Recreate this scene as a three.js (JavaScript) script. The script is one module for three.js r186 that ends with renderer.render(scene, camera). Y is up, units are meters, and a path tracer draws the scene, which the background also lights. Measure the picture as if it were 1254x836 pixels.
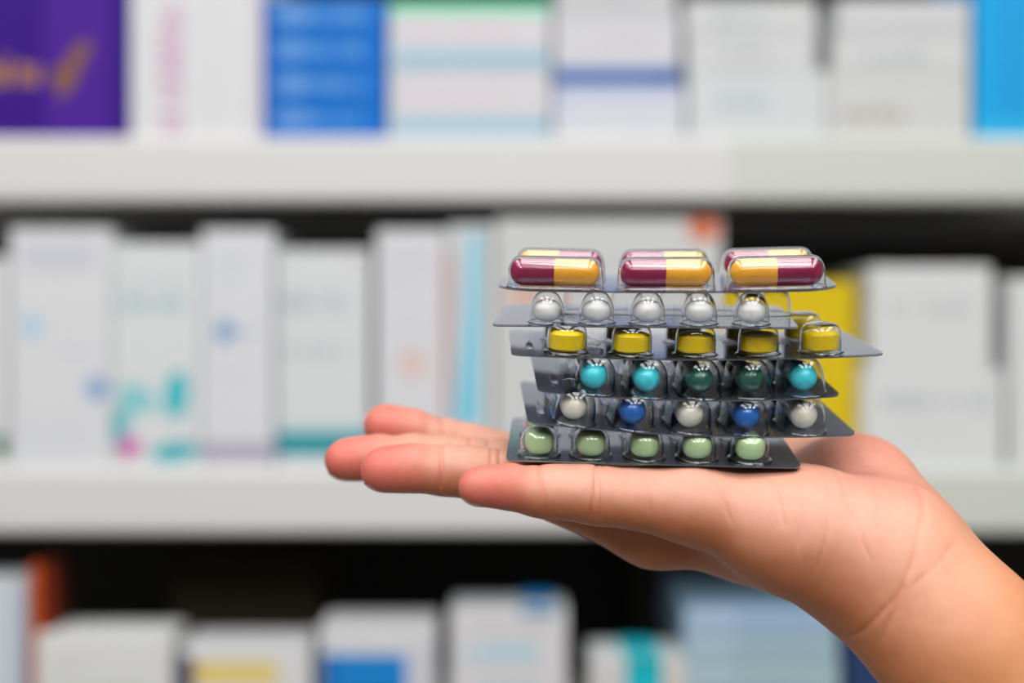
import * as THREE from 'three';
import { RoundedBoxGeometry } from 'three/addons/geometries/RoundedBoxGeometry.js';
import { mergeGeometries } from 'three/addons/utils/BufferGeometryUtils.js';
import { ImprovedNoise } from 'three/addons/math/ImprovedNoise.js';
import { RectAreaLightUniformsLib } from 'three/addons/lights/RectAreaLightUniformsLib.js';

// ---------------------------------------------------------------- camera, light, exposure
const EYE = 1.4;                        // height of the lens above the floor
const K = 0.1922e-3 / 0.27;             // metres per photograph pixel, per metre of distance
const scene = new THREE.Scene();
scene.background = new THREE.Color(0.02, 0.02, 0.02);
const camera = new THREE.PerspectiveCamera(2 * Math.atan(418 * K) * 180 / Math.PI, 1254 / 836, 0.02, 50);
camera.position.set(0, EYE, 0);
camera.lookAt(0, EYE, -1);
camera.focus = 0.274;
camera.userData.fStop = 3.7;
const renderer = new THREE.WebGLRenderer({ antialias: true });
renderer.toneMapping = THREE.LinearToneMapping;
renderer.toneMappingExposure = 1.0;
renderer.shadowMap.enabled = true;
RectAreaLightUniformsLib.init();
// ceiling panels: [x, z, width, depth, radiance]
const PANELS = [
  [-0.95, 0.1, 0.6, 1.2, 5], [0.0, 0.1, 0.6, 1.2, 5], [0.95, 0.1, 0.6, 1.2, 5],
  [-0.95, 1.5, 0.6, 1.2, 10], [0.0, 1.5, 0.6, 1.2, 10], [0.95, 1.5, 0.6, 1.2, 10],
];
const CEIL = 2.55;

// ---------------------------------------------------------------- helpers
const at = (x, y, d) => new THREE.Vector3((x - 627) * K * d, EYE - (y - 418) * K * d, -d);   // a place seen in the photograph at pixel (x, y), d metres away
let seed = 7;
const rnd = () => { seed = (seed * 1664525 + 1013904223) >>> 0; return seed / 4294967296; };
const used = new Map();
function numbered(name) {
  const n = used.get(name) ?? 0;
  used.set(name, n + 1);
  return n ? `${name}_${String(n).padStart(3, '0')}` : name;
}
function thing(name, label, category, position, group) {
  const o = new THREE.Group();
  o.name = numbered(name);
  o.userData = { label, category };
  if (group) o.userData.group = group;
  if (position) o.position.copy(position);
  scene.add(o);
  return o;
}
function part(name, geometry, material, parent, label) {
  const m = geometry ? new THREE.Mesh(geometry, material) : new THREE.Group();
  m.name = name;
  m.castShadow = m.receiveShadow = true;
  if (label) m.userData.label = label;
  parent.add(m);
  return m;
}
function structure(name, geometry, material, x, y, z) {
  const m = new THREE.Mesh(geometry, material);
  m.name = name;
  m.position.set(x, y, z);
  m.userData.kind = 'structure';
  m.castShadow = m.receiveShadow = true;
  scene.add(m);
  return m;
}
const std = (color, roughness = 0.6, more = {}) => new THREE.MeshStandardMaterial({ color: new THREE.Color(color), roughness, ...more });
const lin = (r, g, b) => new THREE.Color().setRGB(r, g, b);
const clamp = THREE.MathUtils.clamp, lerp = THREE.MathUtils.lerp, smooth = THREE.MathUtils.smoothstep;
const noise3 = new ImprovedNoise();

function noiseTexture(size, fn, repeat = 1) {
  const d = new Uint8Array(size * size * 4);
  for (let y = 0; y < size; y++) for (let x = 0; x < size; x++) {
    const v = clamp(fn(x / size, y / size), 0, 1) * 255, i = (y * size + x) * 4;
    d[i] = d[i + 1] = d[i + 2] = v; d[i + 3] = 255;
  }
  const t = new THREE.DataTexture(d, size, size);
  t.wrapS = t.wrapT = THREE.RepeatWrapping;
  t.magFilter = THREE.LinearFilter;
  t.repeat.set(repeat, repeat);
  t.needsUpdate = true;
  return t;
}

// ---------------------------------------------------------------- the room
const ROOM = { x: 2.4, front: -1.35, back: 3.0 };
const wallPaint = std('#8d8880', 0.85), farPaint = std('#6a655d', 0.85), ceilPaint = std('#e9e9e6', 0.9), floorVinyl = std('#6f6a62', 0.5);
const depthOf = ROOM.back - ROOM.front, midZ = (ROOM.back + ROOM.front) / 2;
structure('floor', new THREE.BoxGeometry(ROOM.x * 2 + 0.2, 0.1, depthOf + 0.2), floorVinyl, 0, -0.05, midZ);
structure('ceiling', new THREE.BoxGeometry(ROOM.x * 2 + 0.2, 0.1, depthOf + 0.2), ceilPaint, 0, CEIL + 0.05, midZ);
structure('wall_front', new THREE.BoxGeometry(ROOM.x * 2 + 0.2, CEIL, 0.1), wallPaint, 0, CEIL / 2, ROOM.front - 0.05);
structure('wall_back', new THREE.BoxGeometry(ROOM.x * 2 + 0.2, CEIL, 0.1), farPaint, 0, CEIL / 2, ROOM.back + 0.05);
structure('wall_left', new THREE.BoxGeometry(0.1, CEIL, depthOf), wallPaint, -ROOM.x - 0.05, CEIL / 2, midZ);
structure('wall_right', new THREE.BoxGeometry(0.1, CEIL, depthOf), wallPaint, ROOM.x + 0.05, CEIL / 2, midZ);

const lampFrame = std('#dcdcda', 0.5);
for (const [x, z, w, d, L] of PANELS) {
  const t = thing('ceiling_light', 'white framed square lighting panel set into the ceiling', 'ceiling light', new THREE.Vector3(x, CEIL, z), 'ceiling lighting panels');
  const rim = [];
  for (const s of [-1, 1]) {
    rim.push(new THREE.BoxGeometry(w + 0.05, 0.02, 0.025).translate(0, -0.01, s * (d / 2 + 0.0125)));
    rim.push(new THREE.BoxGeometry(0.025, 0.02, d).translate(s * (w / 2 + 0.0125), -0.01, 0));
  }
  part('frame', mergeGeometries(rim), lampFrame, t);
  part('diffuser', new THREE.BoxGeometry(w, 0.008, d).translate(0, -0.006, 0), new THREE.MeshStandardMaterial({ color: '#ffffff', emissive: '#ffffff', emissiveIntensity: 1.2, roughness: 0.6 }), t);
  const light = new THREE.RectAreaLight(new THREE.Color(1, 0.992, 0.995), L, w, d);
  light.position.set(0, -0.014, 0);
  light.rotation.x = -Math.PI / 2;
  t.add(light);
}

// ---------------------------------------------------------------- shelving
const SHELF_D = 0.70, SHELF_Z = -SHELF_D, PX = K * SHELF_D;      // front of the shelves; metres per pixel there
const sx = (px) => (px - 627) * PX;
const UPPER = 1.525, MIDDLE = 1.3225, LOWER = 1.117, RAIL = 0.040, DEEP = 0.27;
const SHELVES = [['upper', UPPER], ['middle', MIDDLE], ['lower', LOWER], ['fourth', LOWER - 0.3], ['fifth', LOWER - 0.6], ['bottom', 0.12]];
function railGeometry(w) {                             // a rounded strip, run along the shelf
  const a = 0.004, b = RAIL / 2, q = 0.0036, p = new THREE.Shape();
  p.moveTo(-a, -b); p.lineTo(a - q, -b); p.quadraticCurveTo(a, -b, a, -b + q * 1.6); p.lineTo(a, b - q); p.quadraticCurveTo(a, b, a - q, b); p.lineTo(-a, b); p.closePath();
  return new THREE.ExtrudeGeometry(p, { depth: w, bevelEnabled: false, curveSegments: 8 }).translate(0, 0, -w / 2).rotateY(-Math.PI / 2).scale(1, 1, 1);
}
function shelving(side, look, x0, x1, railColor, backColor) {
  const w = x1 - x0, xc = (x0 + x1) / 2, zc = SHELF_Z - DEEP / 2, tall = UPPER + 0.25;
  const board = std('#cfcfca', 0.55), rail = std(railColor, 0.42), back = std(backColor, 0.8), dark = std('#24221f', 0.6);
  const boardShape = new RoundedBoxGeometry(w - 0.002, 0.022, DEEP - 0.008, 2, 0.002).translate(0, -0.011, -0.004), railShape = railGeometry(w);
  for (const [name, y] of SHELVES) {
    const t = thing('shelf', `${name} ${look}`, 'shelf', new THREE.Vector3(xc, y, zc));
    part('shelf_board', boardShape, board, t);
    part('price_rail', railShape, rail, t).position.set(0, -RAIL / 2, DEEP / 2 - 0.0035);
  }
  const t = thing('shelving_back', `dark panel with two posts behind the ${side} shelves`, 'shelving', new THREE.Vector3(xc, 0, SHELF_Z - DEEP - 0.004));
  part('back_panel', new THREE.BoxGeometry(w, tall, 0.012), back, t).position.set(0, tall / 2, -0.032);
  for (const s of [-1, 1]) part('upright', new RoundedBoxGeometry(0.03, tall, 0.024, 2, 0.002), dark, t).position.set(s * (w / 2 - 0.016), tall / 2, -0.013);
}
shelving('left', 'white shelf with a rounded price rail, left of the seam', sx(-420), sx(896), '#c3c3c1', '#080706');
shelving('right', 'pale greenish white shelf right of the seam', sx(896.2), sx(1900), '#b9bdb5', '#0e0b0a');

// ---------------------------------------------------------------- cartons
const sideCache = new Map();
const CARD = 0.72;                                      // printed card reflects a little less than its ink colour on screen
const plain = (c) => { if (!sideCache.has(c)) { const m = new THREE.MeshPhysicalMaterial({ color: new THREE.Color(c), roughness: 0.7, specularIntensity: 0.4 }); m.color.multiplyScalar(CARD); sideCache.set(c, m); } return sideCache.get(c); };
function print(wpx, hpx, base, draw) {               // a printed carton face, drawn in photograph pixels (y down)
  const s = 2, c = document.createElement('canvas');
  c.width = Math.max(16, Math.round(wpx * s)); c.height = Math.max(16, Math.round(hpx * s));
  const g = c.getContext('2d');
  g.scale(c.width / wpx, c.height / hpx);
  g.fillStyle = base; g.fillRect(0, 0, wpx, hpx);
  draw(g, wpx, hpx);
  const t = new THREE.CanvasTexture(c);
  t.colorSpace = THREE.SRGBColorSpace;
  return new THREE.MeshPhysicalMaterial({ map: t, color: lin(CARD, CARD, CARD), roughness: 0.7, specularIntensity: 0.4 });
}
function words(g, x, y, w, h, color, weight = 1, space = 0.4) {    // a line of small unreadable print
  g.strokeStyle = color; g.lineWidth = Math.max(0.8, h * 0.16 * weight); g.lineCap = 'round';
  let q = x;
  while (q < x + w - h * 0.4) {
    const n = 2 + Math.floor(rnd() * 6);
    for (let k = 0; k < n && q < x + w; k++) {
      const a = h * (0.35 + 0.2 * rnd()), top = y - h * (rnd() < 0.3 ? 1 : 0.65);
      g.beginPath(); g.moveTo(q, top); g.lineTo(q, y);
      if (rnd() < 0.7) { g.moveTo(q, y - h * 0.6); g.quadraticCurveTo(q + a, y - h * 0.75, q + a * 0.8, y); }
      g.stroke();
      q += a + h * 0.18;
    }
    q += h * space;
  }
}
function bars(g, list) { for (const [c, x, y, w, h] of list) { g.fillStyle = c; g.fillRect(x, y, w, h); } }
// [x0, x1, top, bottom] in photograph pixels on the shelf front; back = metres behind the shelf edge; deep = metres
function carton(label, [x0, x1, top, bottom], shelfY, base, draw, { back = 0.004, deep = shelfY < 1.2 ? 0.035 : 0.11, side = base, turn = 0, group, tilt = 0 } = {}) {
  const d = SHELF_D + back, k = K * d, w = (x1 - x0) * k, h = (bottom - top) * k;
  const t = thing('medicine_box', label, 'box', new THREE.Vector3(((x0 + x1) / 2 - 627) * k, shelfY, -d - deep / 2), group);
  t.rotation.set(0, turn, tilt);
  const m = plain(side), front = print(x1 - x0, bottom - top, base, draw);
  const body = part('carton', new RoundedBoxGeometry(w, h, deep, 2, 0.0008), [m, m, m, m, front, m], t);
  body.position.y = h / 2;
  const flap = part('tuck_flap', new RoundedBoxGeometry(w - 0.003, 0.0006, deep * 0.92, 1, 0.0002), m, t);
  flap.position.set(0, h + 0.0003, -deep * 0.03);
  t.userData.height = h;
  return t;
}
const W = '#e3e5e8', none = () => {};

// upper shelf, left to right
carton('deep purple box with gold lettering and a gold emblem', [-95, 158, -70, 167], UPPER, '#380688', (g, w, h) => {
  const grd = [['#4c1a98', 150, 0, 80, h]]; bars(g, grd);
  words(g, 66, 170, 82, 30, '#c08a22', 1.3, 0);
  g.fillStyle = '#8a6040';
  g.beginPath(); g.moveTo(160, 168); g.quadraticCurveTo(150, 150, 175, 148); g.quadraticCurveTo(180, 122, 206, 116); g.quadraticCurveTo(210, 134, 194, 148); g.quadraticCurveTo(190, 178, 168, 190); g.closePath(); g.fill();
}, { deep: 0.09 });
carton('white box with pink sideways lettering between the purple box and the blue stack', [160, 321, -60, 167], UPPER, '#e6e7e9', (g, w, h) => {
  g.save(); g.translate(62, h - 8); g.rotate(-Math.PI / 2); words(g, 0, 0, 160, 30, '#cf92c0', 1, 0); g.restore();
  bars(g, [['#dedfe3', 100, 0, 3, h], ['#d4c9dc', 150, 0, 5, h]]);
});
const blueNames = ['lowest bright blue box in the blue stack on the upper shelf', 'second blue box from the bottom of the blue stack', 'third blue box from the bottom of the blue stack', 'fourth blue box up in the blue stack, at the top edge of the photo'];
for (let i = 0; i < 4; i++) carton(blueNames[i], [323, 472, -0.5, 41.5], UPPER + i * 0.0213, '#157cd8', (g, w, h) => {
  bars(g, [['#1a5cc4', 0, 0, 11, h], ['#0c6cd2', 11, h - 7, w, 7], ['#0e74d8', w - 18, 0, 18, h]]);
  g.fillStyle = '#5d98e0'; g.beginPath(); g.ellipse(34, h * 0.45, 22, h * 0.3, 0, 0, 7); g.fill();
  words(g, 26, h * 0.6, 96, 14, '#8fb6ea', 1);
}, { deep: 0.06, side: '#1f6fd0' });
for (let i = 0; i < 2; i++) carton(['lower white box with pale blue stripes beside the blue stack', 'upper white box with pale blue stripe and green top band'][i], [476, 674, 0, 82], UPPER + i * 0.0413, '#e2dfe4', (g, w, h) => {
  bars(g, [['#a9cbe0', 0, h - 22, w, 14], ['#bdd8e6', 0, h - 8, w, 8], ['#d4dde4', 0, 0, 8, h], ['#cfdfe8', 0, h - 30, w, 8]]);
  if (i) bars(g, [['#84f2c4', 0, 0, w, 9], ['#a4f0d0', 0, 9, w, 4]]);
  words(g, 24, 40, 130, 12, '#e8c8d4', 0.9);
}, { deep: 0.075 });
carton('flat white box printed pale lavender under the dark blue band box', [678, 838, 102, 167], UPPER, '#dfe2ea', (g, w, h) => {
  bars(g, [['#c9d2ec', 0, 0, w, 16], ['#d3daf0', 0, 16, 20, 20]]); words(g, 90, 55, 44, 10, '#cdd3dc', 0.8);
}, { deep: 0.08 });
carton('white box with a dark blue band along its lower edge', [679, 832, 18, 100], UPPER + 65.6 * PX, '#dddde2', (g, w, h) => {
  bars(g, [['#3a68b4', 0, h - 17, w, 17], ['#2450a6', w - 40, h - 15, 40, 12], ['#a9c2e4', 0, h - 23, w, 6]]);
  words(g, 60, 30, 52, 12, '#cfc6d0', 0.9); words(g, 20, 52, 80, 8, '#d3d3da', 0.9);
}, { deep: 0.08 });
carton('plain pale grey box on top of the dark blue band box', [682, 828, -50, 16], UPPER + 148 * PX, '#d3d5d8', (g, w, h) => words(g, 20, 50, 90, 8, '#b9bcc0', 0.9), { deep: 0.075 });
const wl = ['bottom white box with teal print in the stack right of the blue band box', 'second white box up with grey print, right of the blue band box', 'third white box up with grey print, at the top edge near the middle'];
for (let i = 0; i < 3; i++) carton(wl[i], [843 - i * 2, 1003 + (i ? -4 : 10), 0, [82, 42, 44][i]], UPPER + [0, 82.6, 125.2][i] * PX, ['#dee2e4', '#dcdedf', '#d9dcdc'][i], (g, w, h) => {
  bars(g, [['#ced6d8', 30, i ? 4 : 8, 70, i ? 5 : 8]]);
  words(g, 38, i ? h * 0.72 : 46, 62, 15, ['#9fc0c6', '#b6bcbc', '#aab6b2'][i], 1.1);
}, { deep: 0.085 });
const wr = ['bottom white box with brownish print under the right-hand white stack', 'second white box up with grey lettering, left of the bright blue box', 'third white box up, plain with a fold line, left of the bright blue box'];
for (let i = 0; i < 3; i++) carton(wr[i], [1015 + i * 5, 1188, 0, [82, 42, 44][i]], UPPER + [0, 82.6, 125.2][i] * PX, ['#d9dbd8', '#dbdddd', '#d8dadc'][i], (g, w, h) => {
  if (i === 0) { words(g, 16, 62, 78, 20, '#b8a8a4', 1.2); bars(g, [['#cfd0cf', 0, 2, w, 4]]); }
  if (i === 1) words(g, 34, 32, 80, 16, '#b4bec6', 1.2);
  if (i === 2) bars(g, [['#c4c6c9', 0, 34, w, 4]]);
}, { deep: 0.085 });
carton('bright sky blue box with thin darker lines at the right edge of the upper shelf', [1194, 1320, -70, 164], UPPER, '#18b0f0', (g, w, h) => {
  for (let y = 20; y < h; y += 27) { bars(g, [['#1a8fd6', 22, y, w, 6]]); words(g, 30, y + 18, 80, 10, '#3aa0dc', 1); }
  bars(g, [['#2fc0f6', 0, h - 20, w, 20]]);
}, { deep: 0.08, side: '#129fe0' });

// middle shelf, left to right
carton('white box with a dark green spot at the left edge of the middle shelf', [-90, 8, 320, 577], MIDDLE, W, (g, w, h) => { g.fillStyle = '#14743c'; g.beginPath(); g.arc(w - 5, h - 27, 13, 0, 7); g.fill(); });
carton('tall white box with lavender small print and pale blue marks', [12, 136, 284, 577], MIDDLE, W, (g, w, h) => {
  for (let y = 24; y < 60; y += 9) words(g, 18, y, 84, 7, '#a9a9cc', 1);
  g.fillStyle = '#b4d4ee'; g.beginPath(); g.ellipse(27, 120, 11, 17, 0, 0, 7); g.fill();
  words(g, 60, 152, 40, 8, '#c6c6e0', 1);
  g.fillStyle = '#8fb0dc'; g.beginPath(); g.arc(107, 196, 15, 0, 7); g.fill();
  for (let y = 238; y < 280; y += 10) words(g, 16, y, 80, 5, '#cfd4e4', 1);
});
carton('white box with a turquoise and magenta picture and teal lettering', [138, 245, 302, 577], MIDDLE, '#e2e5e7', (g, w, h) => {
  words(g, 6, 50, 80, 10, '#b5c9c9', 1); words(g, 4, 82, 84, 20, '#93c3c0', 1.1);
  g.fillStyle = '#3cc3cd'; g.beginPath(); g.ellipse(78, 186, 15, 30, 0.1, 0, 7); g.fill();
  g.fillStyle = '#8fd4da'; g.beginPath(); g.ellipse(30, 190, 26, 16, 0.5, 0, 7); g.fill();
  g.fillStyle = '#55c2cc'; g.beginPath(); g.ellipse(8, 222, 11, 26, 0.3, 0, 7); g.fill();
  g.fillStyle = '#d957b0'; g.beginPath(); g.ellipse(20, 250, 13, 14, 0, 0, 7); g.fill();
  g.fillStyle = '#2fb8c4'; g.beginPath(); g.ellipse(76, 256, 30, 12, -0.15, 0, 7); g.fill();
});
carton('narrow tall white box with a blue emblem and mauve foot band', [247, 335, 286, 577], MIDDLE, '#e2e4e8', (g, w, h) => {
  words(g, 20, 40, 50, 9, '#c8d0da', 1); words(g, 18, 60, 30, 7, '#bccadb', 1);
  g.fillStyle = '#7fa8d0'; g.beginPath(); g.ellipse(28, 124, 11, 15, 0, 0, 7); g.fill(); words(g, 40, 130, 26, 12, '#a6b4dc', 1.1);
  bars(g, [['#b4adc4', 0, h - 30, w, 22]]); words(g, 20, 180, 40, 8, '#d2d6e0', 1);
});
carton('white box with a solid teal foot band and grey teal lettering', [339, 452, 310, 577], MIDDLE, '#e0e3e5', (g, w, h) => {
  words(g, 4, 74, 84, 22, '#a4b6c0', 1); words(g, 8, 130, 80, 15, '#b0bec2', 1.1);
  bars(g, [['#2f9daa', 0, h - 44, w, 30], ['#c8e0e4', 0, h - 56, w, 10], ['#d0b8b4', 96, 8, 10, 6]]);
});
carton('tall white box with lavender print and a pale pink disc', [461, 546, 286, 577], MIDDLE, '#e0e1e5', (g, w, h) => {
  words(g, 14, 38, 52, 12, '#bcbfe0', 1.1); words(g, 14, 60, 46, 8, '#c4c8de', 1);
  g.fillStyle = '#e6ccc8'; g.beginPath(); g.arc(44, 164, 19, 0, 7); g.fill();
  words(g, 14, 120, 52, 7, '#cfd2de', 1);
  bars(g, [['#e4d2d4', w - 8, 20, 8, h]]);
});
carton('slim white box with a slanting cyan stripe', [549, 602, 280, 577], MIDDLE, '#d9dcdf', (g, w, h) => {
  g.fillStyle = '#7fd2ea'; g.beginPath(); g.moveTo(26, 10); g.lineTo(40, 10); g.lineTo(38, 245); g.lineTo(6, 245); g.lineTo(20, 120); g.closePath(); g.fill();
  g.fillStyle = '#d8b4b8'; g.beginPath(); g.moveTo(0, 40); g.lineTo(8, 40); g.lineTo(3, 220); g.lineTo(0, 220); g.fill();
});
carton('large white box with an orange corner behind the pill stack', [606, 884, 272, 577], MIDDLE, '#d6d8d7', (g, w, h) => {
  g.fillStyle = '#dd7a55'; g.beginPath(); g.ellipse(256, 12, 20, 16, 0, 0, 7); g.fill();
  g.fillStyle = '#e0a890'; g.fillRect(14, 84, 60, 18);
  words(g, 120, 60, 90, 16, '#c6cac9', 1);
});
carton('bright yellow box behind the right side of the pill stack', [884, 1050, 352, 577], MIDDLE, '#e6c811', (g, w, h) => { words(g, 20, 120, 120, 18, '#c8ac10', 1); }, { deep: 0.1, side: '#d8bc10', back: 0.02 });
carton('squat white box with grey lettering under a smaller box, right of the yellow box', [1058, 1228, 458, 577], MIDDLE, '#e2e5e5', (g, w, h) => { words(g, 22, 46, 128, 22, '#bcc2c4', 1.1); words(g, 40, 76, 80, 8, '#cfd4d4', 1); });
carton('smaller white box with a grey line of print standing on the squat box', [1066, 1214, 330, 458], MIDDLE + 119.5 * PX, '#e0e3e3', (g, w, h) => { words(g, 24, 60, 96, 20, '#c2c7c8', 1.1); });
carton('white box cut off by the right edge of the middle shelf', [1236, 1380, 345, 577], MIDDLE, '#dfe2e2', (g, w, h) => words(g, 20, 90, 90, 16, '#c4cacc', 1));
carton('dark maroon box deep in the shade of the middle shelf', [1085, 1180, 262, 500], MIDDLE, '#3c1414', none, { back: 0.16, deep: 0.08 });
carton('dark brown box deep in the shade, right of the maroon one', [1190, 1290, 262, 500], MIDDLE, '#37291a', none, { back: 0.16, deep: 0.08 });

// lower shelf, left to right
const low = (a, b, top) => [a, b, top + 11, 973];
carton('white box at the bottom left corner with its pale blue edge', low(-80, 28, 692), LOWER, '#d6dade', (g, w, h) => { bars(g, [['#c0cedd', w - 18, 0, 18, h]]); });
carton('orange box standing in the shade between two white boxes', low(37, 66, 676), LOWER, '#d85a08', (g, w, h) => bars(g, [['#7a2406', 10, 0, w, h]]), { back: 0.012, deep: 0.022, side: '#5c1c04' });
carton('white box with faint print in front of the orange box', low(44, 210, 757), LOWER, '#e2e3e1', (g, w, h) => { words(g, 14, 40, 60, 10, '#c6c8c6', 1); bars(g, [['#d8dad4', 10, 58, 130, 30]]); });
carton('white box with a yellow band and a dark blue edge', low(222, 380, 768), LOWER, '#e2e2e4', (g, w, h) => {
  bars(g, [['#ecd27e', 18, 21, 100, 30], ['#3c466e', 0, 14, 14, h], ['#d8b23c', 14, 26, 10, 18]]);
}, { side: '#cfcfd0' });
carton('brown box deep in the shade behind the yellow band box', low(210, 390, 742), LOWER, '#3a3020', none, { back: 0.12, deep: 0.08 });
carton('white box with a large solid blue panel', low(392, 534, 744), LOWER, '#dedfe2', (g, w, h) => {
  bars(g, [['#1787d6', 2, 36, 104, h], ['#0b68b4', 2, 36, 14, h], ['#d2d4dc', 112, 24, 30, h]]);
}, { side: '#c8cacc' });
const bandBox = carton('white box with pale blue bands and a blue cap, bottom centre', low(552, 694, 724), LOWER, '#e0dfe2', (g, w, h) => {
  bars(g, [['#1d7cb4', 86, 0, 44, 8], ['#b4d8e6', 36, 45, 70, 18], ['#c2d6e0', 6, 51, 30, 10], ['#aed4e4', 36, 97, 70, 18]]);
  for (const y of [20, 32, 80]) words(g, 22, y, 100, 8, '#c0bcc0', 1);
}, { side: '#b8bcbe' });
part('blue_cap', new RoundedBoxGeometry(0.021, 0.004, 0.014, 2, 0.001), plain('#1678b8'), bandBox, 'blue cap').position.set(0.018, bandBox.userData.height + 0.0026, -0.004);
const tealBox = carton('white box with a bright teal centre stripe', low(722, 838, 782), LOWER, '#dcd9d8', (g, w, h) => {
  bars(g, [['#16b4c2', 44, 0, 46, h], ['#1ccad8', 50, 26, 34, h], ['#e4d2c4', 92, 12, 14, h]]);
}, { side: '#c9d2d2' });
part('teal_band', new RoundedBoxGeometry(0.023, 0.0012, 0.034, 1, 0.0004), plain('#18b8c6'), tealBox, 'teal stripe over the lid').position.set(0.003, tealBox.userData.height + 0.0012, 0);
const lowBlue = ['lowest pale blue box of the stack below the wrist', 'middle pale blue green box of the stack below the wrist', 'topmost pale blue box of the stack below the wrist'];
[[800, 973], [768, 799.5], [736, 767.5]].forEach(([a, b], i) => carton(lowBlue[i], [836 + i, 1028 - i * 2, a, b], LOWER + (973 - b) * PX * 1.005, ['#abc6cc', '#a8c4cf', '#a5bede'][i], (g, w, h) => {
  bars(g, [['#8fb0c2', 6, h > 50 ? 34 : h - 5, w, 4], ['#c0d4e4', 4, 5, 60, 8]]); words(g, 60, h > 50 ? 26 : 20, 100, 8, '#86a6b8', 1);
}, { side: '#7f9db4' }));
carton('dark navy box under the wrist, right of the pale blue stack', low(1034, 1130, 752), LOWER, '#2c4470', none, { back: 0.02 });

// ---------------------------------------------------------------- the hand
const mm = (x, y, d) => { const v = at(x, y, d / 1000); return [v.x * 1000, (v.y - EYE) * 1000, v.z * 1000]; };   // millimetres from the lens
const J = (x, y, d, r) => [...mm(x, y, d), r];
const chains = {
  little: [J(584, 596, 267, 4.3), J(662, 602, 270, 5.9), J(732, 606, 272, 6.8), J(850, 615, 276, 9.0)],
  ring: [J(468, 575, 285, 5.4), J(545, 575, 287, 6.2), J(640, 588, 289, 7.0), J(800, 640, 294, 10.4)],
  middle: [J(422, 563, 302, 5.3), J(505, 562, 303, 6.3), J(610, 572, 305, 7.2), J(770, 620, 309, 10.5)],
  index: [J(469, 521, 320, 5.5), J(545, 539, 320, 5.9), J(630, 566, 321, 7.2), J(750, 600, 325, 10.5)],
  thumb: [J(775, 552, 352, 6.6), J(850, 556, 350, 8.2), J(935, 566, 342, 10.4), J(1022, 596, 320, 13)],
};
const palm = [
  [J(850, 615, 276, 9.0), J(960, 646, 277, 13.0)], [J(960, 646, 277, 13.0), J(1082, 690, 276, 17)],
  [J(800, 640, 294, 10.4), J(930, 650, 295, 12)], [J(930, 650, 295, 12), J(1086, 690, 290, 17.4)],
  [J(770, 620, 309, 10.5), J(920, 640, 308, 12)], [J(920, 640, 308, 12), J(1076, 680, 296, 16.4)],
  [J(750, 600, 325, 10.5), J(900, 630, 320, 11.5)], [J(900, 630, 320, 11.5), J(1045, 660, 304, 14.5)],
  [J(1022, 596, 320, 13), J(1050, 607, 300, 13.6)], [J(1050, 607, 300, 13.6), J(1090, 685, 292, 16.8)], [J(960, 610, 322, 11), J(1040, 607, 306, 13)],
  [J(1005, 654, 275, 13.6), J(1080, 688, 275, 16.8)],
  [J(1082, 690, 276, 17), J(1172, 783, 266, 18.2)], [J(1172, 783, 266, 18.2), J(1440, 1070, 246, 23)], [J(1440, 1070, 246, 23), J(1650, 1300, 236, 27)],
  [J(1086, 690, 290, 17.4), J(1172, 780, 284, 18.4)], [J(1172, 780, 284, 18.4), J(1440, 1060, 264, 24)], [J(1440, 1060, 264, 24), J(1650, 1290, 254, 28)],
];
const smin = (a, b, k) => { const h = Math.max(k - Math.abs(a - b), 0) / k; return Math.min(a, b) - h * h * k * 0.25; };
function cone(p, q, x, y, z) {
  const dx = q[0] - p[0], dy = q[1] - p[1], dz = q[2] - p[2], ex = x - p[0], ey = y - p[1], ez = z - p[2];
  let t = (ex * dx + ey * dy + ez * dz) / (dx * dx + dy * dy + dz * dz);
  t = t < 0 ? 0 : t > 1 ? 1 : t;
  const a = ex - dx * t, b = ey - dy * t, c = ez - dz * t;
  return Math.sqrt(a * a + b * b + c * c) - (p[3] + (q[3] - p[3]) * t);
}
const fingers = Object.values(chains);
const pads = fingers.map(([a, b, c]) => {                 // soft pads on the palm side of each finger bone
  const mid = (p, q, t, up, r) => [lerp(p[0], q[0], t), lerp(p[1], q[1], t) + up, lerp(p[2], q[2], t), lerp(p[3], q[3], t) * r];
  return [[mid(a, b, 0.12, 0.5, 0.96), mid(a, b, 0.5, 1.15, 0.94)], [mid(b, c, 0.35, 0.6, 0.95), mid(b, c, 0.7, 0.6, 0.95)]];
});
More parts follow.
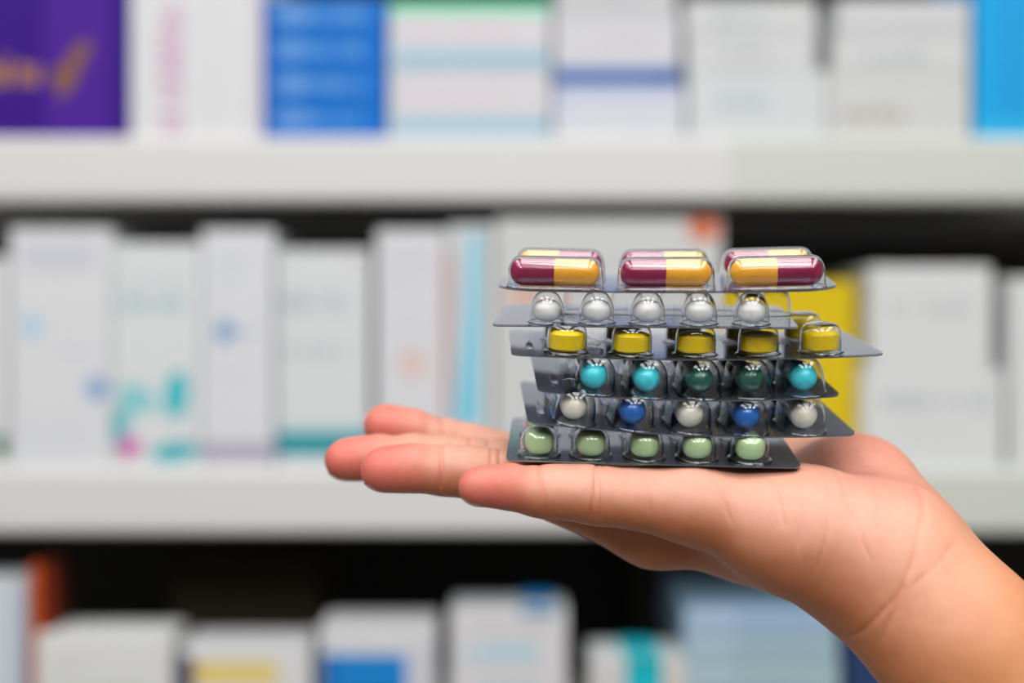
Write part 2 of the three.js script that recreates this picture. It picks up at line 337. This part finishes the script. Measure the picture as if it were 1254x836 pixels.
// creases: place, direction across the crease, reach, depth, width, bow
const unit = (v) => { const l = Math.hypot(...v); return v.map((c) => c / l); };
const creases = [
  [mm(663, 590, 265), unit([1, 0.1, 0]), 9, 0.45, 0.5, 0], [mm(729, 590, 266), unit([1, -0.1, 0.1]), 10, 0.5, 0.5, 0], [mm(737, 592, 266), unit([1, -0.05, 0.1]), 10, 0.35, 0.5, 0],
  [mm(541, 560, 283), unit([1, 0, 0]), 9, 0.55, 0.55, 0], [mm(612, 570, 283), unit([1, 0, 0]), 9, 0.4, 0.5, 0], [mm(602, 570, 283), unit([1, 0, 0]), 9, 0.3, 0.5, 0],
  [mm(576, 545, 300), unit([1, 0, 0]), 9, 0.45, 0.6, 0], [mm(598, 545, 300), unit([1, 0, 0]), 9, 0.35, 0.6, 0],
  [mm(540, 520, 316), unit([1, 0.15, 0]), 10, 0.6, 0.7, 0],
  [mm(1120, 668, 258), unit([0.913, -0.408, 0]), 24, 0.3, 0.8, 0.0035], [mm(1060, 760, 262), unit([0.85, -0.5, 0]), 14, 0.2, 0.6, 0.004],
  [mm(790, 590, 267), unit([1, 0.15, 0]), 9, 0.16, 0.5, 0.004], [mm(880, 595, 266), unit([1, 0.3, 0]), 10, 0.13, 0.5, 0.006], [mm(893, 590, 266), unit([1, -0.1, 0]), 9, 0.08, 0.5, 0.004],
  [mm(985, 620, 260), unit([1, -0.15, 0]), 12, 0.18, 0.5, 0.005], [mm(1015, 640, 260), unit([1, -0.2, 0]), 14, 0.17, 0.5, -0.004], [mm(1045, 620, 260), unit([1, 0.2, 0]), 14, 0.17, 0.5, 0.004],
  [mm(1075, 650, 260), unit([1, -0.1, 0]), 14, 0.13, 0.6, 0.003], [mm(955, 600, 262), unit([1, 0.1, 0]), 9, 0.14, 0.5, 0.004], [mm(1165, 690, 250), unit([0.6, -0.8, 0]), 12, 0.14, 0.6, 0.005],
];
function crease(x, y, z) {
  let sum = 0;
  for (const [p, n, reach, depth, width, bow] of creases) {
    const ax = x - p[0], ay = y - p[1], az = z - p[2], far = ax * ax + ay * ay + az * az;
    if (far > reach * reach) continue;
    const along = -ax * n[1] + ay * n[0], s = ax * n[0] + ay * n[1] + az * n[2] - bow * along * along + 0.12 * Math.sin(along * 0.6);
    if (Math.abs(s) > 3 * width) continue;
    const edge = 1 - far / (reach * reach);
    sum += depth * Math.exp(-(s * s) / (width * width)) * Math.min(1, edge * 2.2);
  }
  return sum;
}
function bodyField(x, y, z) {
  let p = 1e9, f = 1e9;
  for (const [a, b] of palm) p = smin(p, cone(a, b, x, y, z), 9);
  for (let i = 0; i < fingers.length; i++) {
    const c = fingers[i];
    let d = 1e9;
    for (let k = 0; k < c.length - 1; k++) d = smin(d, cone(c[k], c[k + 1], x, y, z), 2.2);
    for (const [a, b] of pads[i]) d = smin(d, cone(a, b, x, y, z), 2);
    f = smin(f, d, 0.9);
  }
  return smin(p, f, 6);
}
const field = (x, y, z) => {
  const d = bodyField(x, y, z);
  return d > 3 || d < -3 ? d : d + crease(x, y, z) + 0.24 * noise3.noise(x * 0.09, y * 0.09, z * 0.09) + 0.05 * noise3.noise(x * 0.4, y * 0.25, z * 0.4);
};
function surfaceNets(f, lo, hi, h) {
  const n = lo.map((l, i) => Math.ceil((hi[i] - l) / h / 6) * 6 + 1), [nx, ny, nz] = n, v = new Float32Array(nx * ny * nz), B = 6;
  const id = (i, j, k) => (k * ny + j) * nx + i;
  for (let k = 0; k < nz - 1; k += B) for (let j = 0; j < ny - 1; j += B) for (let i = 0; i < nx - 1; i += B) {
    const c = f(lo[0] + (i + B / 2) * h, lo[1] + (j + B / 2) * h, lo[2] + (k + B / 2) * h), skip = Math.abs(c) > B * h * 0.87 * 1.25 + 1.6;
    for (let q = k; q <= k + B; q++) for (let r = j; r <= j + B; r++) for (let s = i; s <= i + B; s++) {
      const m = id(s, r, q);
      if (v[m] !== 0 && !(Math.abs(v[m]) > 500)) continue;
      v[m] = skip ? (v[m] === 0 ? Math.sign(c) * 1000 : v[m]) : f(lo[0] + s * h, lo[1] + r * h, lo[2] + q * h);
    }
  }
  const at_ = new Int32Array(nx * ny * nz).fill(-1), pos = [], idx = [];
  const E = [[0, 1], [2, 3], [4, 5], [6, 7], [0, 2], [1, 3], [4, 6], [5, 7], [0, 4], [1, 5], [2, 6], [3, 7]];
  const w = new Float32Array(8);
  for (let k = 0; k < nz - 1; k++) for (let j = 0; j < ny - 1; j++) for (let i = 0; i < nx - 1; i++) {
    let mask = 0;
    for (let c = 0; c < 8; c++) { w[c] = v[id(i + (c & 1), j + ((c >> 1) & 1), k + (c >> 2))]; if (w[c] < 0) mask |= 1 << c; }
    if (mask === 0 || mask === 255) continue;
    let px = 0, py = 0, pz = 0, m = 0;
    for (const [a, b] of E) {
      if (((mask >> a) & 1) === ((mask >> b) & 1)) continue;
      const t = w[a] / (w[a] - w[b]);
      px += (a & 1) + t * ((b & 1) - (a & 1)); py += ((a >> 1) & 1) + t * (((b >> 1) & 1) - ((a >> 1) & 1)); pz += (a >> 2) + t * ((b >> 2) - (a >> 2));
      m++;
    }
    at_[id(i, j, k)] = pos.length / 3;
    pos.push(lo[0] + (i + px / m) * h, lo[1] + (j + py / m) * h, lo[2] + (k + pz / m) * h);
  }
  const quad = (a, b, c, d, flip) => { if (a < 0 || b < 0 || c < 0 || d < 0) return; flip ? idx.push(a, c, b, b, c, d) : idx.push(a, b, c, b, d, c); };
  for (let k = 1; k < nz - 1; k++) for (let j = 1; j < ny - 1; j++) for (let i = 1; i < nx - 1; i++) {
    const s = v[id(i, j, k)] < 0;
    if (s !== v[id(i + 1, j, k)] < 0) quad(at_[id(i, j - 1, k - 1)], at_[id(i, j, k - 1)], at_[id(i, j - 1, k)], at_[id(i, j, k)], !s);
    if (s !== v[id(i, j + 1, k)] < 0) quad(at_[id(i - 1, j, k - 1)], at_[id(i - 1, j, k)], at_[id(i, j, k - 1)], at_[id(i, j, k)], !s);
    if (s !== v[id(i, j, k + 1)] < 0) quad(at_[id(i - 1, j - 1, k)], at_[id(i, j - 1, k)], at_[id(i - 1, j, k)], at_[id(i, j, k)], !s);
  }
  return { pos: new Float32Array(pos), idx };
}
const HAND = mm(960, 690, 285);      // the hand's own origin, under the palm
function buildHand() {
  const { pos, idx } = surfaceNets(field, [-64, -212, -366], [208, -12, -200], 0.7);
  const n = pos.length / 3, normal = new Float32Array(n * 3), color = new Float32Array(n * 3), uv = new Float32Array(n * 2);
  const tips = fingers.map((c) => c[0]), joints = fingers.flatMap((c) => [c[1], c[2]]);
  const skin = [0.47, 0.195, 0.083], pale = [0.56, 0.28, 0.195], red = [0.54, 0.13, 0.095], back = [0.42, 0.128, 0.038];  // back: dorsal brown, deepened to hold the shade of the underside
  const wrist = mm(1085, 690, 282);
  for (let i = 0; i < n; i++) {
    const x = pos[i * 3], y = pos[i * 3 + 1], z = pos[i * 3 + 2], e = 0.3;
    const g = unit([field(x + e, y, z) - field(x - e, y, z), field(x, y + e, z) - field(x, y - e, z), field(x, y, z + e) - field(x, y, z - e)]);
    normal.set(g, i * 3);
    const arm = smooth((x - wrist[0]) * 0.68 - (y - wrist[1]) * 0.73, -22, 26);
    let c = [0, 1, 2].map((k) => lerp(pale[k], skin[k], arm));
    const under = 0.85 * smooth(-g[1], -0.4, 0.6);            // browner dorsal skin plus underside shade, painted in by the normal
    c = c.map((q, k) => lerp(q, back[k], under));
    let r = 0;
    for (const t of tips) r = Math.max(r, 1 - smooth(Math.hypot(x - t[0], y - t[1], z - t[2]), 4, 20));
    r = Math.max(r, 0.35 * (1 - smooth(Math.hypot(...mm(1060, 590, 285).map((q, k) => q - [x, y, z][k])), 8, 34)));
    r = clamp(r * 0.95 + 0.18 * noise3.noise(x * 0.11 + 9, y * 0.11, z * 0.11) + 0.08 * noise3.noise(x * 0.35, y * 0.35, z * 0.35 + 4) + 0.45 * Math.min(0.6, crease(x, y, z)), 0, 1);
    c = c.map((q, k) => lerp(q, red[k], r));
    const shade = 1 + 0.05 * noise3.noise(x * 0.5, y * 0.5 + 7, z * 0.5);
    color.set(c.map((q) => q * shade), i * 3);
    uv[i * 2] = (x * 0.8 + y * 0.6) / 12; uv[i * 2 + 1] = (z * 0.8 + y * 0.6 - x * 0.1) / 12;
    for (let k = 0; k < 3; k++) pos[i * 3 + k] = (pos[i * 3 + k] - HAND[k]) / 1000;
  }
  const g = new THREE.BufferGeometry();
  g.setAttribute('position', new THREE.BufferAttribute(pos, 3));
  g.setAttribute('normal', new THREE.BufferAttribute(normal, 3));
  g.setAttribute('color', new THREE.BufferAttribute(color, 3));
  g.setAttribute('uv', new THREE.BufferAttribute(uv, 2));
  g.setIndex(idx);
  return g;
}
const pore = noiseTexture(256, (u, v) => {
  const w = (f, s) => Math.sin((u * f + 0.15 * Math.sin(v * 6.283 * 3 + s)) * 6.283) * Math.sin((v * f + 0.15 * Math.sin(u * 6.283 * 4 + s)) * 6.283);
  return 0.5 + 0.22 * w(13, 1) + 0.16 * w(22, 2) + 0.12 * w(37, 3);
});
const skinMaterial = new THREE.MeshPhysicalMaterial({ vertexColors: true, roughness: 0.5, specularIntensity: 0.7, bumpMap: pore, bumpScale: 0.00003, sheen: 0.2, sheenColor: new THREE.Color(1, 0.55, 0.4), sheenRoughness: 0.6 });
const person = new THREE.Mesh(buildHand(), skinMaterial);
person.name = 'person';
person.position.set(HAND[0] / 1000, EYE + HAND[1] / 1000, HAND[2] / 1000);
person.userData = { label: 'bare right hand and forearm held out palm up under a stack of blister packs', category: 'person' };
person.castShadow = person.receiveShadow = true;
scene.add(person);
const nailMaterial = new THREE.MeshPhysicalMaterial({ color: lin(0.62, 0.34, 0.26), roughness: 0.3, clearcoat: 0.4 });
for (const [a, b] of fingers) {
  const dir = new THREE.Vector3(a[0] - b[0], a[1] - b[1], a[2] - b[2]).normalize(), down = new THREE.Vector3(0, -1, 0).addScaledVector(dir, dir.y).normalize();
  const side = new THREE.Vector3().crossVectors(down, dir).normalize(), R = a[3] + 0.35, g = new THREE.SphereGeometry(1, 24, 12, 0, Math.PI * 2, 0, 0.95);
  g.applyMatrix4(new THREE.Matrix4().makeScale(R * 0.92, R, R * 1.15));                  // cap of an ellipsoid: x across, y out of the back, z along
  const nail = part('fingernail', g, nailMaterial, person);
  const m = new THREE.Matrix4().makeBasis(side, down, dir);
  m.setPosition(a[0] - dir.x * 0.8 - HAND[0], a[1] - dir.y * 0.8 - HAND[1], a[2] - dir.z * 0.8 - HAND[2]);
  g.applyMatrix4(m).scale(0.001, 0.001, 0.001);
}

// ---------------------------------------------------------------- blister packs
const foilBump = noiseTexture(128, (u, v) => 0.5 + 0.25 * Math.sin(u * 6.283 * 16) * Math.sin(v * 6.283 * 16));
const foilMaterial = new THREE.MeshPhysicalMaterial({ color: lin(0.58, 0.60, 0.65), metalness: 0.95, roughness: 0.25, bumpMap: foilBump, bumpScale: 0.00006 });
const filmMaterial = new THREE.MeshPhysicalMaterial({ color: lin(0.84, 0.87, 0.92), transmission: 1, thickness: 0, roughness: 0.04, ior: 1.5 });
const pocketMaterial = new THREE.MeshPhysicalMaterial({ color: lin(1, 1, 1), transmission: 1, thickness: 0.0003, roughness: 0.02, ior: 1.42 });
const slateBack = new THREE.MeshPhysicalMaterial({ color: lin(0.035, 0.04, 0.055), roughness: 0.4 }), navyBack = new THREE.MeshPhysicalMaterial({ color: lin(0.02, 0.035, 0.12), roughness: 0.4 });
const coat = (r, g, b, more = {}) => new THREE.MeshPhysicalMaterial({ color: lin(r, g, b), roughness: 0.32, clearcoat: 0.5, clearcoatRoughness: 0.06, ...more });
const M = 0.001, WALL = 0.17;

function sheet(L, D, corner, y0, y1, bend) {           // a thin bent sheet with rounded corners; x along, z from 0 (front) to -D
  const xs = [], nz = 10;
  for (let i = 0; i <= 8; i++) xs.push(-L / 2 + corner * (1 - Math.cos(i / 8 * Math.PI / 2)));
  for (let i = 1; i < 30; i++) xs.push(-L / 2 + corner + (L - 2 * corner) * i / 30);
  for (let i = 8; i >= 0; i--) xs.push(L / 2 - corner * (1 - Math.cos(i / 8 * Math.PI / 2)));
  const pos = [], uv = [], idx = [], row = nz + 1, n = xs.length;
  for (const y of [y1, y0]) for (const x of xs) {
    const q = Math.max(0, Math.abs(x) - (L / 2 - corner)), cut = corner - Math.sqrt(Math.max(0, corner * corner - q * q));
    for (let j = 0; j <= nz; j++) { const z = -cut - (D - 2 * cut) * j / nz; pos.push(x, y + bend(x, z), z); uv.push(x / 8, z / 8); }
  }
  const top = (i, j) => i * row + j, low = (i, j) => n * row + i * row + j;
  for (let i = 0; i < n - 1; i++) for (let j = 0; j < nz; j++) {
    idx.push(top(i, j), top(i + 1, j), top(i, j + 1), top(i + 1, j), top(i + 1, j + 1), top(i, j + 1));
    idx.push(low(i, j), low(i, j + 1), low(i + 1, j), low(i + 1, j), low(i, j + 1), low(i + 1, j + 1));
  }
  const side = [];
  for (let i = 0; i < n - 1; i++) { side.push([top(i, 0), low(i, 0), top(i + 1, 0), low(i + 1, 0)], [top(i + 1, nz), low(i + 1, nz), top(i, nz), low(i, nz)]); }
  const wall = [], wuv = [];
  for (const [a, b, c, d] of side) for (const q of [a, b, c, c, b, d]) { wall.push(...pos.slice(q * 3, q * 3 + 3)); wuv.push(...uv.slice(q * 2, q * 2 + 2)); }
  for (const i of [0, n - 1]) for (let j = 0; j < nz; j++) {
    const q = [top(i, j), low(i, j), top(i, j + 1), low(i, j + 1)];
    for (const k of i ? [0, 1, 2, 2, 1, 3] : [0, 2, 1, 2, 3, 1]) { wall.push(...pos.slice(q[k] * 3, q[k] * 3 + 3)); wuv.push(...uv.slice(q[k] * 2, q[k] * 2 + 2)); }
  }
  const g = new THREE.BufferGeometry();
  g.setAttribute('position', new THREE.Float32BufferAttribute(pos, 3)); g.setAttribute('uv', new THREE.Float32BufferAttribute(uv, 2)); g.setIndex(idx);
  const w = new THREE.BufferGeometry();
  w.setAttribute('position', new THREE.Float32BufferAttribute(wall, 3)); w.setAttribute('uv', new THREE.Float32BufferAttribute(wuv, 2));
  g.computeVertexNormals(); w.computeVertexNormals();
  return mergeGeometries([g.toNonIndexed(), w]).scale(M, M, M);
}
// A pocket on a stadium footprint: half straight length a along z (or x), radius r, profile [inset, height] from the flange up.
function pocketShape(a, r, profile, alongX = false) {
  const seg = 40, pos = [], idx = [];
  for (const [inset, h, endInset = inset] of profile) for (let i = 0; i < seg; i++) {
    const t = i / seg * Math.PI * 2, R = Math.max(0.02, r - inset), A = Math.max(0, a - (endInset - inset));
    let u = R * Math.cos(t), w = R * Math.sin(t);
    w += Math.sin(t) >= 0 ? A : -A;
    pos.push(alongX ? w : u, h, alongX ? u : w);
  }
  for (let k = 0; k < profile.length - 1; k++) for (let i = 0; i < seg; i++) {
    const p = k * seg + i, q = k * seg + (i + 1) % seg;
    alongX ? idx.push(p, q, p + seg, q, q + seg, p + seg) : idx.push(p, p + seg, q, q, p + seg, q + seg);
  }
  const c = pos.length / 3, last = (profile.length - 1) * seg;
  pos.push(0, profile[profile.length - 1][1], 0);
  for (let i = 0; i < seg; i++) alongX ? idx.push(last + i, last + (i + 1) % seg, c) : idx.push(last + i, c, last + (i + 1) % seg);
  const g = new THREE.BufferGeometry();
  g.setAttribute('position', new THREE.Float32BufferAttribute(pos, 3));
  g.setIndex(idx);
  g.computeVertexNormals();
  const n = g.attributes.normal.array, N = pos.length / 3, both = pos.slice(), all = idx.slice();     // the inner face of the film, WALL further in
  for (let i = 0; i < N * 3; i++) both.push(pos[i] - n[i] * WALL);
  for (let i = 0; i < idx.length; i += 3) all.push(idx[i] + N, idx[i + 2] + N, idx[i + 1] + N);
  for (let i = 0; i < seg; i++) { const j = (i + 1) % seg; alongX ? all.push(i, i + N, j, j, i + N, j + N) : all.push(i, j, i + N, j, j + N, i + N); }
  const shell = new THREE.BufferGeometry();
  shell.setAttribute('position', new THREE.Float32BufferAttribute(both, 3));
  shell.setIndex(all);
  shell.computeVertexNormals();
  return shell.scale(M, M, M);
}
function domeProfile(r, h, power, steps = 12, flare = 0.7) {   // superellipse dome with a little flared flange
  const p = [[-flare, 0], [-flare * 0.35, 0.12], [0, 0.5]];
  for (let i = 1; i <= steps; i++) { const t = i / steps * Math.PI / 2; p.push([r * (1 - Math.pow(Math.cos(t), 2 / power)), 0.5 + (h - 0.5) * Math.pow(Math.sin(t), 2 / power)]); }
  return p;
}
const lathe = (pts) => new THREE.LatheGeometry(pts.map(([r, y]) => new THREE.Vector2(r * M, y * M)), 48);
function tabletShape(r, h, dome, bevel) {              // round tablet: straight band, domed faces, standing on y = 0
  const p = [], b = Math.max(0.01, (h - 2 * dome) / 2);
  for (let i = 0; i <= 10; i++) { const t = i / 10, q = (r - bevel) * t; p.push([q, dome * (1 - Math.sqrt(Math.max(0, 1 - t * t * 0.96))) * (t === 1 ? 1 : 1)]); }
  const lowY = p[10][1];
  for (let i = 1; i <= 4; i++) { const t = i / 4 * Math.PI / 2; p.push([r - bevel + bevel * Math.sin(t), lowY + bevel * (1 - Math.cos(t)) * 0.9]); }
  const half = p.slice();
  for (let i = half.length - 1; i >= 0; i--) p.push([half[i][0], h - half[i][1]]);
  return lathe(p);
}
function barrelShape(r, h, power) {                    // round tablet with a softly rounded outline, standing on y = 0
  const p = [];
  for (let i = 0; i <= 32; i++) { const t = (i / 32 - 0.5) * Math.PI, c = Math.max(0, Math.cos(t)), q = Math.abs(Math.sin(t)); p.push([r * Math.pow(c, 2 / power) + 0.0001, h / 2 + h / 2 * Math.sign(t) * Math.pow(q, 2 / power)]); }
  return lathe(p);
}
const softShape = (r, len) => new THREE.CapsuleGeometry(r * M, (len - 2 * r) * M, 16, 40).rotateX(Math.PI / 2);   // lies along z

function pack(label, [px, py], d, { L, D, corner = 2.5, tilt, yaw = 0, roll = 0, bend = () => 0, code, backing = slateBack }, rows, pocketGeo, place) {
  const t = thing('blister_pack', label, 'blister pack', at(px, py, d / 1000), 'blister packs stacked on the palm');
  t.rotation.set(THREE.MathUtils.degToRad(tilt), THREE.MathUtils.degToRad(yaw), THREE.MathUtils.degToRad(roll), 'YXZ');
  part('foil_sheet', sheet(L, D, corner, 0, 0.12, bend), foilMaterial, t, 'silver foil backing');
  part('printed_back', sheet(L, D, corner, -0.1, -0.01, bend), backing, t, 'dark printed back');
  part('film_sheet', sheet(L, D, corner, 0.13, 0.5, bend), filmMaterial, t, 'clear flat film');
  for (const [x, z, i, r] of rows) {
    const y = 0.5 + bend(x, z), turn = Math.atan((bend(x + 1, z) - bend(x - 1, z)) / 2);
    const p = part('pocket', pocketGeo, pocketMaterial, t);
    p.position.set(x * M, (y + 0.01) * M, z * M); p.rotation.z = turn;
    place(t, x, y, z, i, r, turn);
  }
  if (code) emboss(t, code[0], code[1], bend);
  return t;
}
const glyphs = [[[0, 1, 0], [0, -1, 0], [0, 0, 0], [-1, 0.5, 1], [1, 0.5, 1], [1, -0.5, 1]], [[0, 1, 0], [-1, 0.5, 1], [-1, -0.5, 1], [0, -1, 0], [0, 0, 0]], [[0, 0.5, 1], [0, -0.5, 1]]];
function emboss(t, x, z, bend) {                        // raised batch marks at the end of a pack
  const list = [];
  glyphs.forEach((bars, k) => bars.forEach(([u, v, upright]) => list.push(new RoundedBoxGeometry(upright ? 0.4 : 1.6, 0.3, upright ? 1.5 : 0.4, 1, 0.12).translate(x + u * 0.75, 0.5 + bend(x, z), z - k * 4.2 - v * 1.3))));
  part('embossed_code', mergeGeometries(list).scale(M, M, M), foilMaterial, t, 'raised batch marks');
}
const grid = (xs, zs, shift = 0) => zs.flatMap((z, r) => xs.map((x, i) => [x + (r ? shift : 0), z, i, r]));
const put = (o, x, y, z, turn) => { o.position.set(x * M, y * M, z * M); o.rotation.z = turn; return o; };

// lowest: pale green tablets
const greenTablet = barrelShape(3.5, 6.1, 2.9), paleGreen = coat(0.56, 0.80, 0.42);
pack('lowest blister pack of pale green tablets lying on the palm', [800, 569], 270, { L: 69.6, D: 37, tilt: 12, yaw: -2.5, roll: -1.3 },
  grid([-27, -14.6, -1.8, 10.7, 23.3], [-5.2, -22]), pocketShape(0, 4.6, domeProfile(4.6, 6.5, 3.4)),
  (t, x, y, z, i, r, turn) => put(part('tablet', greenTablet, paleGreen, t, 'pale green tablet'), x, y + 0.1, z, turn));
// fifth: white and blue capsules seen end on
const softSmall = softShape(3.3, 11), offWhite = coat(0.84, 0.80, 0.68), royal = coat(0.001, 0.14, 0.55);
pack('blister pack of alternating white and royal blue pills, second from the bottom', [849, 533], 270, { L: 78.4, D: 37, tilt: 13, yaw: 2.5, code: [-35.6, -9], backing: navyBack, roll: -1, bend: (x, z) => 0.0011 * (x - 12) * (x - 12) - 0.3 },
  grid([-27.9, -13.8, 0, 13.8, 27.6], [-7.9, -26]), pocketShape(3.6, 4.9, domeProfile(4.9, 8, 3, 12, 0.6).map(([s, h]) => [s, h, s * 0.75]) ),
  (t, x, y, z, i, r, turn) => { const blue = (i + r) % 2 === 1; put(part('pill', softSmall, blue ? royal : offWhite, t, blue ? 'royal blue pill' : 'off white pill'), x, y + 3.35, z, turn); });
// fourth: turquoise and green capsules seen end on
const turquoise = coat(0.05, 0.74, 0.86), bottle = coat(0.004, 0.11, 0.075);
pack('blister pack of turquoise and dark green pills, third from the bottom', [845, 489.5], 270, { L: 71.9, D: 37, tilt: 13.5, yaw: 2, code: [-31.5, -9], backing: navyBack, roll: -0.4, bend: (x, z) => 0.0013 * (x - 4) * (x - 4) - 0.3 },
  grid([-22.3, -9.6, 3.2, 15.4, 28.2], [-7.9, -26]), pocketShape(3.6, 4.9, domeProfile(4.9, 8.6, 2.7, 12, 0.6).map(([s, h]) => [s, h, s * 0.75])),
  (t, x, y, z, i, r, turn) => { const dark = i === 2 || i === 3; put(part('pill', softSmall, dark ? bottle : turquoise, t, dark ? 'dark green pill' : 'turquoise pill'), x, y + 3.35, z, turn); });
// third: yellow tablets
const yellowTablet = tabletShape(4.35, 5.3, 0.9, 0.35), yellow = coat(0.95, 0.68, 0.002);
pack('blister pack of flat round yellow tablets, third from the top', [856, 440], 270, { L: 88.4, D: 36, tilt: 10, yaw: 1.2, code: [-39.5, -9], roll: 0, bend: (x, z) => 0.0006 * x * x - 0.2 },
  grid([-30.9, -15.3, 0.1, 15.3, 30.3], [-5.7, -22.5]), pocketShape(0, 4.85, domeProfile(4.85, 7.1, 4.5)),
  (t, x, y, z, i, r, turn) => put(part('tablet', yellowTablet, yellow, t, 'yellow tablet'), x, y + 0.15, z, turn));
// second: white tablets under tall domes
const whiteTablet = barrelShape(3.5, 5.3, 2.3), white = coat(0.88, 0.88, 0.88);
pack('blister pack of small white tablets under tall domes, second from the top', [787.5, 401], 270, { L: 72, D: 35, tilt: 10, yaw: -6, roll: -0.6 },
  grid([-23, -11, 1.1, 13.3, 25.5], [-4.9, -20], 7), pocketShape(0, 4.2, domeProfile(4.2, 7.6, 2.5, 14, 0.6)),
  (t, x, y, z, i, r, turn) => { if (r === 0) put(part('tablet', whiteTablet, white, t, 'white tablet'), x, y + 0.1, z, turn); });
// top: two-tone capsules
const halfShell = (r, len, sign) => {                  // half a capsule, open end at x = 0
  const p = [[r, 0]];
  p.push([r, len - r]);
  for (let i = 1; i <= 12; i++) { const t = i / 12 * Math.PI / 2; p.push([Math.max(0.0001, r * Math.cos(t)), len - r + r * Math.sin(t)]); }
  return lathe(p).rotateZ(-sign * Math.PI / 2);
};
const capShape = [halfShell(3.36, 10.9, -1), halfShell(3.36, 10.9, 1)], bodyShape = [halfShell(3.26, 10.8, -1), halfShell(3.26, 10.8, 1)];
const maroon = coat(0.30, 0.0005, 0.065, { roughness: 0.25 }), amber = coat(0.98, 0.45, 0.02, { roughness: 0.3 });
const maroonLeft = [[1, 1, 0], [0, 1, 1]];
pack('topmost blister pack of maroon and yellow capsules', [815, 358.5], 270, { L: 81.1, D: 31, corner: 9, tilt: 10.5, yaw: -6, roll: -0.3, bend: (x, z) => 0.0004 * x * x },
  grid([-26.4, 0.2, 26.1], [-5.4, -23.3]), pocketShape(7.6, 4.0, domeProfile(4.0, 7.4, 2.9, 12, 0.5), true),
  (t, x, y, z, i, r, turn) => {
    const c = part('capsule', null, null, t, maroonLeft[r][i] ? 'capsule, maroon on the left and yellow on the right' : 'capsule, yellow on the left and maroon on the right');
    put(c, x, y + 3.5, z, turn);
    part('capsule_cap', capShape[maroonLeft[r][i] ? 0 : 1], maroon, c, 'maroon half');
    part('capsule_body', bodyShape[maroonLeft[r][i] ? 1 : 0], amber, c, 'yellow half');
  });

renderer.render(scene, camera);
